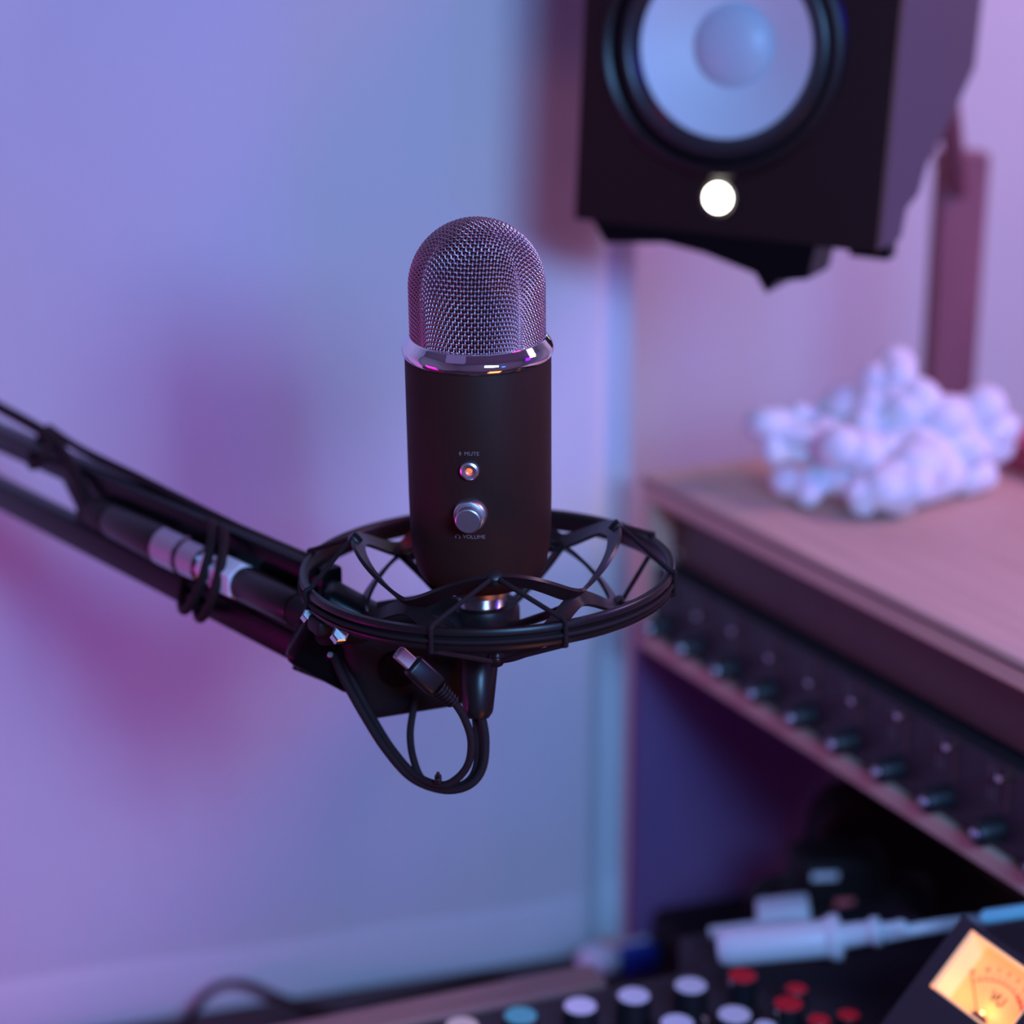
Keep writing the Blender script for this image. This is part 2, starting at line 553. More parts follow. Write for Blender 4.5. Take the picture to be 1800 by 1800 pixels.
for i in range(nk):
    x = T + 0.022 + i * (IW - 0.04) / (nk - 1)
    rot = Matrix.Rotation(PI / 2 * sy, 4, 'X')
    mm = KM @ Matrix.Translation((x, sy * 0.005, zi0 + 0.013)) @ rot
    k = obj('knob', MB().lathe([(0, 0), (0.0085, 0), (0.008, 0.014), (0.0065, 0.016), (0, 0.016)], 22, mm), 'knob_black', lo, world=True)
    mm2 = mm @ Matrix.Translation((0, 0, 0.016))
    obj('knob_cap', MB().lathe([(0, 0), (0.0038, 0), (0.0034, 0.0012), (0, 0.0016)], 16, mm2), 'steel', k, world=True)
    # fader above each knob
    obj('fader_slot', MB().box((x + 0.008, sy * 0.0048, zi0 + 0.041), (0.0022, 0.002, 0.028), KM), 'gear_brown', lo, world=True)
    fz = zi0 + 0.038 + random.random() * 0.015
    obj('fader_cap', MB().box((x + 0.008, sy * 0.0003, fz), (0.0055, 0.009, 0.0035), KM), 'steel', lo, world=True, bevel=0.0005)
    for q in (-0.009, -0.004):
        obj('slider_line', MB().box((x + q, sy * 0.0048, zi0 + 0.040), (0.0010, 0.0012, 0.022), KM), 'scale_print', lo, world=True)
# stand under the rack; its panel has the wall's shade put into its colour
st = thing('rack_stand', 'stand under the plywood case with a panel coloured as shaded wall', 'stand', frame(V((R0.x, R0.y, DZ)), WD, (0, 0, 1)))
sx0 = (onplane(1106, 1640, A1, WN) - A1).dot(WD)
zb = ZTOP - RH
obj('wall_shade_panel', MB().box((sx0 + 0.35, -0.002, (DZ + zb) / 2), (0.70, 0.018, zb - DZ), RM), 'shade_violet', st, world=True)
obj('shelf', kb((RL / 2 + 0.002, RDEP / 2 + 0.012, -RH - 0.006), (RL, RDEP - 0.02, 0.0116)), 'shade_violet', st, world=True)
obj('leg', kb((RL - 0.02, RDEP - 0.03, (-RH - 0.012 + DZ - ZTOP) / 2), (0.03, 0.03, (ZTOP - RH - 0.012 - DZ))), 'paint_black', st, world=True)
obj('leg', kb((RL - 0.02, 0.05, (-RH - 0.012 + DZ - ZTOP) / 2), (0.03, 0.03, (ZTOP - RH - 0.012 - DZ))), 'paint_black', st, world=True)

# things on the rack
bk = atz(1228, 800, ZTOP)
def rk(px, py, z=ZTOP):
    q = KM.inverted() @ atz(px, py, z)
    return q.x, sy * q.y
x0, y0 = rk(1225, 812)
bk_m = MB().box(((x0 + RL) / 2 + 0.01, sy * 0.275, 0.011), (RL - x0 - 0.02, 0.045, 0.022), KM)
tag(obj('book', bk_m, 'book_red', bevel=0.002), 'dark red book lying at the back of the plywood case', 'book')
bk_m = MB().box((RL - 0.20, sy * 0.276, 0.0325), (0.36, 0.040, 0.021), KM)
tag(obj('book', bk_m, 'book_purple', bevel=0.002), 'purple book lying on the dark red one behind the coral', 'book')

# white coral ornament
cc = atz(1560, 900, ZTOP)
def coral():
    mb = MB()
    rnd = random.Random(11)
    c = KM @ V(((rk(1555, 905)[0]), sy * rk(1555, 905)[1], 0))
    base = MB()
    S = 1.36 / FPX
    # lobes given as right, up (pixels from the foot at 1560,930), away (m), radius (pixels)
    lob = [(-215, 190, .03, 34), (-205, 150, .03, 26), (-165, 95, .01, 30), (-130, 80, .0, 30), (-110, 170, .03, 32), (-150, 205, .05, 26),
           (-75, 95, 0, 26), (-70, 145, .0, 40), (-60, 215, .04, 36), (-90, 230, .05, 28), (-30, 190, .02, 30), (-45, 35, -.02, 30),
           (-20, 75, -.01, 34), (5, 10, -.02, 40), (30, 30, -.02, 36), (-10, 235, .03, 44), (10, 275, .03, 36), (25, 300, .04, 30), (-5, 290, .03, 34),
           (45, 215, .02, 50), (70, 240, .02, 36), (60, 150, 0, 60), (40, 105, 0, 48), (90, 190, .02, 44), (95, 120, .02, 44),
           (150, 205, .04, 44), (175, 170, .05, 38), (190, 190, .05, 30), (130, 100, .04, 36), (165, 80, .05, 30), (125, 150, .02, 36), (15, 150, 0.01, 40), (60, 60, .01, 36)]
    q = V((RT.x, 0, 0))
    Z0 = (c - CAM).dot(FW)
    for (a, b, d, r) in lob:
        ctr = P(1560 + a * 0.98, 938 - b * 0.97, Z0 + 0.01 + d * 0.9)
        R = r * Z0 / FPX * 1.30
        ctr.z = max(ctr.z, ZTOP + R * 0.95)
        core = V((c.x + 0.008, c.y + 0.03, ZTOP + 0.04))
        path = spline([core, (core + ctr) / 2 + V((0, 0, 0.006 * rnd.uniform(-1, 1))), ctr], 5)
        mb.tube(path, [R * (0.30 + 0.25 * i / (len(path) - 1)) for i in range(len(path))], 10)
        for k in range(4):
            o = V((rnd.uniform(-1, 1), rnd.uniform(-1, 1), rnd.uniform(-0.8, 1))) * R * 0.42
            rr = R * rnd.uniform(0.55, 0.85)
            o.z = max(o.z, ZTOP + rr - ctr.z)
            mb.sphere(ctr + o, (rr, rr, rr * rnd.uniform(0.85, 1.0)), seg=12, rings=8)
    tag(obj('coral_ornament', mb, 'coral', smooth=80), 'white lobed coral ornament standing on the plywood case', 'ornament')
coral()

# ------------------------------------------------------------------ studio monitor
Z1 = 1.18
Rb = P(1540, 443, Z1)
best = None
for i in range(400):
    z = Z1 + i * 0.0005
    d = abs((Rb - P(1010, 385, z)).length - 0.20)
    if i > 20 and (best is None or d < best[0]):
        best = (d, z)
Lb = P(1010, 385, best[1])
# front face frame
ex = (Rb - Lb).normalized()
SMx = frame((Lb + Rb) / 2, ex, (0, 0, 1))     # x right, y into the box, z up
sp = thing('studio_speaker', 'black studio speaker with pale blue cone and glowing white power light', 'speaker', SMx)
Wd, Ht, Dp = 0.20, 0.315, 0.235
def spx(px, py):                              # point of the front face (x, z)
    n = SMx.to_3x3() @ V((0, 1, 0))
    q = SMx.inverted() @ onplane(px, py, SMx.translation, n)
    return q.x, q.z
cx, cz = spx(1267, 84)
ex1, _ = spx(1267 + 155, 84)
RC = (ex1 - cx)
# cabinet: side profile with an undercut rear bottom edge
side = [(0.012, 0.0), (0.062, 0.0), (0.070, 0.018), (0.100, 0.024), (0.118, 0.044), (0.155, 0.056), (Dp, 0.097), (Dp, Ht), (0.012, Ht)]
cab_ = MB().prism(side, -Wd / 2, Wd / 2, axis='x')
cab_.f.pop()                                  # open behind the baffle
obj('cabinet', cab_, 'speaker_side', sp)
# baffle with a round hole
def baffle():
    mb = MB(); N = 72; rin = RC * 1.40
    vs, fs = [], []
    x0, x1, z0, z1 = -Wd / 2, Wd / 2, 0.0, Ht
    for i in range(N):
        a = 2 * PI * i / N
        dx, dz = math.cos(a), math.sin(a)
        t = min((x1 - cx) / dx if dx > 1e-6 else 9, (x0 - cx) / dx if dx < -1e-6 else 9,
                (z1 - cz) / dz if dz > 1e-6 else 9, (z0 - cz) / dz if dz < -1e-6 else 9)
        for y in (0.0, 0.012):
            vs.append((cx + dx * rin, y, cz + dz * rin))
            vs.append((cx + dx * t, y, cz + dz * t))
    # corner snapping
    for (X, Z) in ((x0, z0), (x1, z0), (x0, z1), (x1, z1)):
        bi = min(range(N), key=lambda i: (vs[i * 4 + 1][0] - X) ** 2 + (vs[i * 4 + 1][2] - Z) ** 2)
        vs[bi * 4 + 1] = (X, 0.0, Z); vs[bi * 4 + 3] = (X, 0.012, Z)
    for i in range(N):
        j = (i + 1) % N
        fs += [(i * 4, i * 4 + 1, j * 4 + 1, j * 4), (i * 4 + 2, j * 4 + 2, j * 4 + 3, i * 4 + 3),
               (i * 4, j * 4, j * 4 + 2, i * 4 + 2), (i * 4 + 1, i * 4 + 3, j * 4 + 3, j * 4 + 1)]
    return mb.add(vs, fs)
obj('baffle', baffle(), 'speaker_front', sp, smooth=30)
yc = Matrix.Translation((cx, 0, cz)) @ Matrix.Rotation(PI / 2, 4, 'X')      # lathe z -> towards the viewer
obj('trim_ring', MB().lathe([(RC * 1.28, -0.004), (RC * 1.29, 0.003), (RC * 1.34, 0.0045), (RC * 1.40, 0.0035), (RC * 1.44, 0.0004), (RC * 1.40, -0.010), (RC * 1.28, -0.010)], 80, yc, close=True), 'plastic', sp)
obj('surround', MB().lathe([(RC * 0.985, -0.009)] + [(RC * (1.0 + 0.30 * t / 8), -0.008 + 0.008 * math.sin(PI * t / 8)) for t in range(9)] + [(RC * 1.31, -0.013), (RC * 0.985, -0.013)], 80, yc, close=True), 'rubber', sp)
obj('cone', MB().lathe([(RC * 1.0, -0.008), (RC * 0.75, -0.0165), (RC * 0.5, -0.024), (RC * 0.44, -0.026), (RC * 0.40, -0.030), (RC * 1.0, -0.012)], 80, yc, close=True), 'cone', sp, smooth=60)
rc = RC * 0.455
obj('dust_cap', MB().lathe([(rc, -0.0255)] + [(rc * math.cos(t * PI / 20), -0.0245 + rc * 0.42 * math.sin(t * PI / 20)) for t in range(1, 11)], 64, yc), 'dust_cap', sp, smooth=60)
for k in range(4):
    a = PI / 4 + k * PI / 2 + 0.1
    mm = Matrix.Translation((cx + RC * 1.365 * math.cos(a), -0.0045, cz + RC * 1.365 * math.sin(a))) @ Matrix.Rotation(PI / 2, 4, 'X')
    obj('screw', MB().lathe([(0, 0.0), (0.0026, 0.0), (0.0022, 0.0011), (0, 0.0013)], 14, mm), 'plastic', sp)
lx, lz = spx(1262, 348)
mm = Matrix.Translation((lx, 0, lz)) @ Matrix.Rotation(PI / 2, 4, 'X')
obj('light_bezel', MB().lathe([(0.0088, -0.001), (0.0112, 0.0012), (0.0120, 0.0), (0.0118, -0.002)], 40, mm, close=True), 'plastic', sp)
obj('power_light', MB().lathe([(0, 0.0006), (0.0084, 0.0006), (0.0088, -0.001), (0, -0.001)], 32, mm), 'lamp_white', sp)

# bracket under the speaker and its post
n_ = SMx.to_3x3() @ V((0, 1, 0))
pl = [spx(*q) for q in ((1040, 392), (1062, 428), (1165, 428), (1235, 446), (1325, 482), (1345, 517), (1366, 496), (1418, 492), (1432, 434), (1520, 444))]
pl = [(x, min(z, -0.0005)) for x, z in pl]
poly = [(pl[0][0], -0.0005)] + pl[1:] + [(pl[-1][0], -0.0005)]
br = thing('speaker_stand', 'dark bracket and reddish post carrying the studio speaker', 'stand', V((P(1668, 600, 1.68).x, P(1668, 600, 1.68).y, 0)))
obj('bracket', MB().prism(poly, 0.002, 0.05, SMx), 'paint_black', br, world=True, bevel=0.001)
obj('foot_block', MB().box((Wd / 2 - 0.016, 0.056, -0.0065), (0.026, 0.018, 0.012), SMx), 'paint_black', br, world=True, bevel=0.001)
pc = P(1670, 600, 1.62)
pzt = P(1670, 300, 1.62).z
obj('post', MB().box((0, 0, (pzt + 0.02) / 2), (0.038, 0.038, pzt + 0.02 - 0.02), Matrix.Translation((pc.x, pc.y, 0.01))), 'post', br, world=True, bevel=0.002)
obj('foot_plate', MB().box((0, 0, 0.006), (0.22, 0.16, 0.012), Matrix.Translation((pc.x, pc.y, 0))), 'paint_black', br, world=True)
pa = SMx @ V((Wd / 2 - 0.03, Dp + 0.011, 0.120))
obj('strut', MB().tube([pa, V((pc.x, pc.y, pzt - 0.02))], 0.009, 12), 'post', br, world=True)
obj('strut', MB().tube([P(1652, 275, 1.60), P(1712, 352, 1.58)], 0.008, 12), 'paint_black', br, world=True)

# ------------------------------------------------------------------ shock mount
RC0 = P(856, 989, 0.935)
tr, rr = math.radians(1.0), math.radians(-1.3)
axr = V((math.sin(rr), -math.sin(tr), math.cos(tr)))
RMx = frame(RC0, (math.cos(rr), 0, -math.sin(rr) * -1 * -1), axr)
RMx = frame(RC0, V((1, 0, 0)) - axr * axr.x, axr)
sm = thing('shock_mount', 'black ring shock mount with elastic cords holding the microphone', 'shock mount', RMx @ Matrix.Translation((0, 0, -0.03)))
WM[sm.name] = RMx @ Matrix.Translation((0, 0, -0.03))
RR = 0.0905
hb = 0.0105
prof = [(RR - 0.0005, 0.0), (RR - 0.0034, -0.0002), (RR - 0.0042, -0.0012), (RR - 0.0042, -hb + 0.0012), (RR - 0.0034, -hb), (RR - 0.0006, -hb),
        (RR, -hb + 0.0008), (RR, -hb + 0.0024), (RR - 0.0016, -hb + 0.0034), (RR - 0.0018, -0.0044), (RR + 0.0002, -0.0030), (RR + 0.0002, -0.0008)]
obj('outer_ring', MB().lathe(prof, 160, RMx, close=True), 'plastic', sm, world=True, smooth=50)
# cord lying in the groove
obj('groove_cord', MB().tube([(math.cos(a) * (RR - 0.0001), math.sin(a) * (RR - 0.0001), -0.0060) for a in [2 * PI * i / 120 for i in range(120)]], 0.0011, 8, closed=True, mtx=RMx), 'cord', sm, world=True)
def az(d, r, h):                              # degrees from the front (towards camera), + to the right
    a = math.radians(d)
    return V((r * math.sin(a), -r * math.cos(a), h))
HK = [4, 96, -86, 184]
RHK = 0.0615
HT = 0.0140
MIDH = -0.0052
for sgn, nm in ((1, 'upper_cradle'), (-1, 'lower_cradle')):
    N = 200
    path, nr = [], []
    for i in range(N):
        d = 360 * i / N
        c = (1 + math.cos(math.radians(4 * (d - 5)))) / 2
        h = MIDH + sgn * (0.001 + 0.0172 * (c ** 0.75))
        r = 0.0605 + 0.0012 * c - 0.0045 * (1 - c) ** 2
        path.append(az(d, r, h))
    mb = MB(); vs, fs = [], []
    for i in range(N):
        t = (path[(i + 1) % N] - path[i - 1]).normalized()
        rad = V((path[i].x, path[i].y, 0)).normalized()
        # strip leans outwards so its broad inner face looks upwards
        s_ = t.cross(rad).normalized()
        if s_.z < 0: s_ = -s_
        s_ = (s_ + rad * 1.0 * sgn).normalized()
        nn = t.cross(s_).normalized()
        hw = 0.0041; ht = 0.0009
        for (u, v_) in ((-hw, -ht), (hw, -ht), (hw, ht), (-hw, ht)):
            vs.append(path[i] + s_ * u + nn * v_)
    for i in range(N):
        j = (i + 1) % N
        for k in range(4):
            l = (k + 1) % 4
            fs.append((i * 4 + k, j * 4 + k, j * 4 + l, i * 4 + l))
    mb.add(vs, fs, RMx)
    obj(nm, mb, 'plastic', sm, world=True, smooth=40)
    for hk in HK:
        # hook nub
        b = az(hk, RHK + 0.001, MIDH + sgn * 0.0178)
        tip = az(hk, RHK + 0.004, MIDH + sgn * 0.0215)
        obj('hook', MB().tube(spline([b, (b + tip) / 2 + V((0, 0, sgn * 0.0006)), tip], 4), [0.0040, 0.0040, 0.0039, 0.0038, 0.0036, 0.0034, 0.0033, 0.0030, 0.0020], 12, mtx=RMx), 'plastic', sm, world=True)
        # elastic cord: ring, over hook, ring
        e1, e2 = hk - 19, hk + 19
        zr = 0.0 if sgn > 0 else -hb
        zo = -0.0050
        pts = [az(e1, RR + 0.0010, zo), az(e1, RR + 0.0012, zr + sgn * 0.0002), az(e1 + 0.3, RR - 0.002, zr + sgn * 0.0012),
               az(hk - 2.6, RHK + 0.0052, MIDH + sgn * 0.0192), az(hk, RHK + 0.0010, MIDH + sgn * 0.0205), az(hk + 2.6, RHK + 0.0052, MIDH + sgn * 0.0192),
               az(e2 - 0.3, RR - 0.002, zr + sgn * 0.0012), az(e2, RR + 0.0012, zr + sgn * 0.0002), az(e2, RR + 0.0010, zo)]
        dense = []
        for i in range(len(pts) - 1):
            for k in range(6):
                dense.append(pts[i].lerp(pts[i + 1], k / 6))
        dense.append(pts[-1])
        obj('elastic_cord', MB().tube(dense, 0.00118, 8, mtx=RMx), 'cord', sm, world=True)
# spokes and centre cup

# ------------------------------------------------------------------ microphone
C0 = P(840, 619, 0.90)
tm = math.radians(6.0)
axm = V((-0.009, -math.sin(tm), math.cos(tm))).normalized()
azm = math.radians(-6.5)
exm = V((math.cos(azm), math.sin(azm) , 0))
MMx = frame(C0, exm - axm * exm.dot(axm), axm)
LB = 0.1135
mic = thing('microphone', 'black desktop microphone with silver woven mesh dome and chrome collar', 'microphone', MMx @ Matrix.Translation((0, 0, -LB)))
RB = 0.0342
# body
pr = [(0, -LB), (0.0235, -LB), (0.0255, -LB + 0.0008)]
for i in range(15):
    t = i / 14
    a = t * PI / 2
    pr.append((0.0255 + (RB - 0.0255 - 0.0002) * math.sin(a) ** 0.8, -LB + 0.0008 + 0.028 * (1 - math.cos(a)) ** 1.0))
pr += [(RB, -0.07), (RB, -0.001), (RB - 0.0006, 0.0), (0, 0.0)]
obj('body', MB().lathe(pr, 128, MMx), 'mic_black', mic, world=True, smooth=40)
# collar
HC = 0.0088
pc_ = [(RB - 0.001, -0.0004), (RB + 0.0003, -0.0004), (RB + 0.0009, 0.0006), (RB + 0.0013, 0.0024), (RB + 0.0010, 0.0042), (RB - 0.0004, 0.0062), (0.0322, 0.0082), (0.0318, HC), (0.0312, HC), (0.0308, HC - 0.002)]
obj('collar', MB().lathe(pc_, 160, MMx, close=True), 'chrome', mic, world=True, smooth=60)
# dome
RDm = 0.0314
HCY = 0.0249
ZD = HC - 0.002 + HCY
core = [(0, ZD + RDm - 0.0016)] + [((RDm - 0.0016) * math.sin(PI / 2 * t / 16), ZD + (RDm - 0.0016) * math.cos(PI / 2 * t / 16)) for t in range(1, 17)] + [(RDm - 0.0016, HC - 0.003), (0, HC - 0.003)]
def wires():
    sp_ = 0.00205
    Lc = RDm * PI / 2
    S = Lc + HCY
    n = int(S / sp_) + 4
    step = 5
    mb = MB()
    def dp(u, v_):
        a, b = abs(u), abs(v_)
        m, l = max(a, b), min(a, b)
        if m < 1e-9:
            return 0.0, 0.0
        x = min(1, m / (1.5 * RDm)); x = x * x * (3 - 2 * x)
        p = 2 + 3.2 * x
        s = m * (1 + (l / m) ** p) ** (1 / p)
        rl = RDm * math.sin(min(s / RDm, PI / 2))
        k = max(1.0, 1 + 0.6 * ((s / rl) / (PI / 4) - 1))
        psi = (PI / 4) * (1 - (1 - l / m) ** k)
        # phi measured from the +v axis towards +u
        if b >= a:
            ph = psi
        else:
            ph = PI / 2 - psi
        if v_ < 0: ph = PI - ph
        if u < 0: ph = -ph
        return s, ph
    def place(s, ph, off):
        if s <= Lc:
            th = s / RDm
            r = RDm * math.sin(th); z = RDm * math.cos(th)
            nx, nzz = math.sin(th), math.cos(th)
        else:
            r = RDm; z = -(s - Lc); nx, nzz = 1, 0
        r += off * nx; z += off * nzz
        return V((r * math.sin(ph), -r * math.cos(ph), ZD + z))
    amp = 0.00042
    for fam in (0, 1):
        for i in range(-n, n + 1):
            c = (i + 0.0) * sp_
            run = []
            for k in range(-n * step, n * step + 1):
                t = k / step
                q = t * sp_
                u, v_ = (c, q) if fam == 0 else (q, c)
                s, ph = dp(u, v_)
                if s > S:
                    if len(run) > 3:
                        mb.tube(run, 0.00037, 6, mtx=MMx, cap=False)
                    run = []
                    continue
                off = amp * math.cos(PI * (t + i)) * (1 if fam == 0 else -1)
                run.append(place(s, ph, off - 0.0004))
            if len(run) > 3:
                mb.tube(run, 0.00037, 6, mtx=MMx, cap=False)
    return mb
g = obj('mesh_grille', wires(), 'mesh_wire', mic, world=True, smooth=180)
obj('grille_lining', MB().lathe(core, 64, MMx), 'mic_core', g, world=True, smooth=60)
# front controls, at local -y
def front(s, proud=0.0):                      # matrix on the body's front, z outwards, y up
    return MMx @ Matrix.Translation((0, -RB - proud, -s)) @ Matrix.Rotation(PI / 2, 4, 'X')
sb = obj('mute_button', MB().lathe([(0, 0.0010), (0.0017, 0.0010), (0.0018, 0.0026), (0.0034, 0.0028), (0.0043, 0.0022), (0.0045, 0.0008), (0.0045, -0.001), (0, -0.001)], 40, front(0.0455)), 'brushed', mic, world=True)
obj('indicator_light', MB().sphere((0, 0, 0.0010), (0.0014, 0.0014, 0.0009), front(0.0455)), 'led_orange', sb, world=True)
vk = obj('volume_knob', MB().lathe([(0, 0.0100), (0.0054, 0.0100), (0.0060, 0.0095), (0.0061, 0.0034), (0.0066, 0.0032), (0.0072, 0.0040), (0.0076, 0.0032), (0.0078, 0.0014), (0.0078, -0.001), (0, -0.001)], 56, front(0.0672)), 'brushed', mic, world=True, smooth=30)
def wrap_text(s, size, xs, sv):
    vs, fs = text_verts(s, size)
    out = []
    for v in vs:
        a = (v.x + xs) / RB
        r = RB + 0.00008
        out.append((r * math.sin(a), -r * math.cos(a), -sv + v.y))
    return MB().add(out, fs, MMx)
obj('mute_lettering', wrap_text('MUTE', 0.0027, 0.0010, 0.0377), 'print', mic, world=True, smooth=0)
obj('volume_lettering', wrap_text('VOLUME', 0.0027, 0.0014, 0.0790), 'print', mic, world=True, smooth=0)
def icon(pts_list, sv, r=0.00013):
    mb = MB()
    for pts in pts_list:
        o = []
        for x, y in pts:
            a = x / RB
            o.append(V(((RB + 0.00003) * math.sin(a), -(RB + 0.00003) * math.cos(a), -sv + y)))
        mb.tube(o, r, 6, mtx=MMx)
    return mb
ic = [[(-0.0044, 0.0009), (-0.0044, -0.0001)], [(-0.0050, 0.0001), (-0.0048, -0.0005), (-0.0044, -0.0007), (-0.0040, -0.0005), (-0.0038, 0.0001)], [(-0.0044, -0.0007), (-0.0044, -0.0012)]]
mbi = icon(ic[1:], 0.0377)
mbi2 = icon(ic[:1], 0.0377, 0.0003)
mbi.add(mbi2.v, mbi2.f)
obj('mute_symbol', mbi, 'print', mic, world=True)
hp = [[(-0.0064 + 0.0010 * math.cos(PI * t / 8), -0.0002 + 0.0010 * math.sin(PI * t / 8)) for t in range(9)]]
mbi = icon(hp, 0.0790)
mbi2 = icon([[(-0.0074, -0.0002), (-0.0074, -0.0010)], [(-0.0054, -0.0002), (-0.0054, -0.0010)]], 0.0790, 0.0003)
mbi.add(mbi2.v, mbi2.f)
obj('volume_symbol', mbi, 'print', mic, world=True)
# foot
obj('base_flange', MB().lathe([(0, -LB), (0.0200, -LB), (0.0205, -LB - 0.0012), (0.0160, -LB - 0.0035), (0.0150, -LB - 0.0075), (0.0125, -LB - 0.0085), (0, -LB - 0.0085)], 64, MMx), 'brushed', mic, world=True)
thr = [(0, -LB - 0.0085)]
for i in range(10):
    z = -LB - 0.0085 - i * 0.0012
    thr += [(0.0112, z), (0.0118, z - 0.0006)]
thr += [(0.0112, -LB - 0.0215), (0, -LB - 0.0215)]
obj('threaded_stem', MB().lathe(thr, 48, MMx), 'steel', mic, world=True)
# centre cup of the shock mount round the stem, with spokes
CB = MMx @ V((0, 0, -LB - 0.0150))
cupL = RMx.inverted() @ CB
CM = RMx @ Matrix.Translation(cupL)
obj('centre_cup', MB().lathe([(0.0122, 0), (0.0175, 0), (0.0185, -0.003), (0.0185, -0.020), (0.0160, -0.024), (0.0122, -0.024)], 48, CM, close=True), 'plastic', sm, world=True)
for d in (50, 140, 230, 320):
    a = az(d, 0.0575, MIDH - 0.002)
    c1 = cupL + V((0.016 * math.sin(math.radians(d)), -0.016 * math.cos(math.radians(d)), -0.010))
    mid = az(d, 0.040, MIDH - 0.012)
    obj('spoke', MB().tube(spline([a, mid, c1], 6), 0.0022, 10, mtx=RMx), 'plastic', sm, world=True)

# ------------------------------------------------------------------ boom arm
hubc = P(722, 1150, 0.945)
arm = thing('boom_arm', 'black twin bar boom arm reaching in from the left edge', 'microphone arm', P(600, 1130, 0.95))
def bar(p, q, wd, ht):
    ex_ = (q - p).normalized()
    m = frame(p, ex_, (0, 0, 1))
    L = (q - p).length
    return MB().rbox((L / 2, 0, 0), (L, wd, ht), 0.0018, m, 2)
obj('upper_bar', bar(P(-90, 728, 1.26), P(585, 1024, 0.955), 0.013, 0.0145), 'paint_black', arm, world=True)
obj('lower_bar', bar(P(-90, 820, 1.26), P(600, 1168, 0.955), 0.013, 0.0165), 'paint_black', arm, world=True)
# gusset plate between the bars
def plate(pts, th, name, m='paint_black', par=arm, bev=0.001):
    n = (pts[1] - pts[0]).cross(pts[2] - pts[0]).normalized()
    k = len(pts)
    vs = [p + n * th / 2 for p in pts] + [p - n * th / 2 for p in pts]
    fs = [list(range(k)), list(range(2 * k - 1, k - 1, -1))] + [(i, i + k, (i + 1) % k + k, (i + 1) % k) for i in range(k)]
    return obj(name, MB().add(vs, fs), m, par, world=True, bevel=bev)
def on_arm(px, t0):                           # depth of the arm where it appears at px
    # linear in 1/Z
    a, b = 1 / 1.26, 1 / 0.955
    t = (px + 90) / 680.0
    return 1 / (a + (b - a) * t)
gp = [(118, 840), (145, 895), (140, 945), (330, 1045), (600, 1175), (615, 1045), (400, 940)]
plate([P(x, y, on_arm(x, 0)) for x, y in gp], 0.009, 'gusset_plate')
# end joint and knurled thumb nut
obj('end_joint', MB().rbox((0, 0, 0), (0.040, 0.026, 0.044), 0.006, frame(P(598, 1118, 0.95), (0.86, 0.0, -0.5), (0, 0, 1))), 'paint_black', arm, world=True)
nut = []
for i in range(48):
    a = 2 * PI * i / 48
    r = 0.0120 + 0.0010 * (1 if (i // 2) % 2 else -1)
    nut.append((r * math.cos(a), r * math.sin(a)))
nm_ = frame(P(562, 1146, 0.958), (0.86, 0.3, -0.5), (0.45, 0, 0.9))
obj('thumb_nut', MB().prism(nut, -0.009, 0.009, nm_ @ Matrix.Rotation(PI / 2, 4, 'Y'), axis='z'), 'paint_black', arm, world=True, smooth=20)
def bolt(px, py, Z, r, L, name='bolt', m='steel'):
    c = P(px, py, Z)
    d = (CAM - c).normalized()
    d = (d + V((0.2, 0, 0.25))).normalized()
    mm = d.to_track_quat('Z', 'Y').to_matrix().to_4x4(); mm.translation = c
    obj(name, MB().lathe([(0, L), (r * 0.8, L), (r, L * 0.8), (r, -0.004), (0, -0.004)], 6 if name == 'bolt' else 24, mm), m, arm, world=True, smooth=20)
bolt(541, 1082, 0.905, 0.0030, 0.003)
bolt(597, 1116, 0.884, 0.0040, 0.003)
bolt(580, 1152, 0.935, 0.0016, 0.002)

# swivel head that carries the ring
hd = thing('swivel_head', 'black rounded swivel block under the ring at the arm end', 'swivel mount', hubc)
up_h = V((-0.17, -0.10, 1)).normalized()
HM = frame(hubc, (1, 0, 0.17), up_h)
obj('housing', MB().rbox((-0.002, 0.006, -0.003), (0.060, 0.040, 0.052), 0.011, HM, 5), 'soft_black', hd, world=True, smooth=50)
obj('neck', MB().tube([P(740, 1125, 0.945), P(800, 1112, 0.945)], 0.011, 16), 'soft_black', hd, world=True)
obj('ring_clamp', MB().rbox((0, 0, 0), (0.014, 0.009, 0.008), 0.002, frame(RMx @ az(-62, RR - 0.003, -hb - 0.0042), RMx.to_3x3() @ V((math.cos(math.radians(-62)), math.sin(math.radians(-62)), 0)), (0, 0, 1))), 'soft_black', hd, world=True)
obj('clamp_arm', MB().tube(spline([RMx @ az(-62, RR - 0.004, -hb - 0.009), P(640, 1110, 0.930), P(670, 1125, 0.940)], 6), 0.0055, 12), 'soft_black', hd, world=True)
obj('pivot_cap', MB().lathe([(0, 0.002), (0.009, 0.002), (0.010, 0), (0.010, -0.004), (0, -0.004)], 32, HM @ Matrix.Translation((-0.006, -0.0135, 0.0)) @ Matrix.Rotation(PI / 2, 4, 'X')), 'paint_black', hd, world=True)

# ------------------------------------------------------------------ cables on the arm
def cab(name, pts, r, label, cat='cable', m='cord', n=8):
    return tag(obj(name, MB().tube(spline(pts, n), r, 12), m, smooth=60), label, cat)
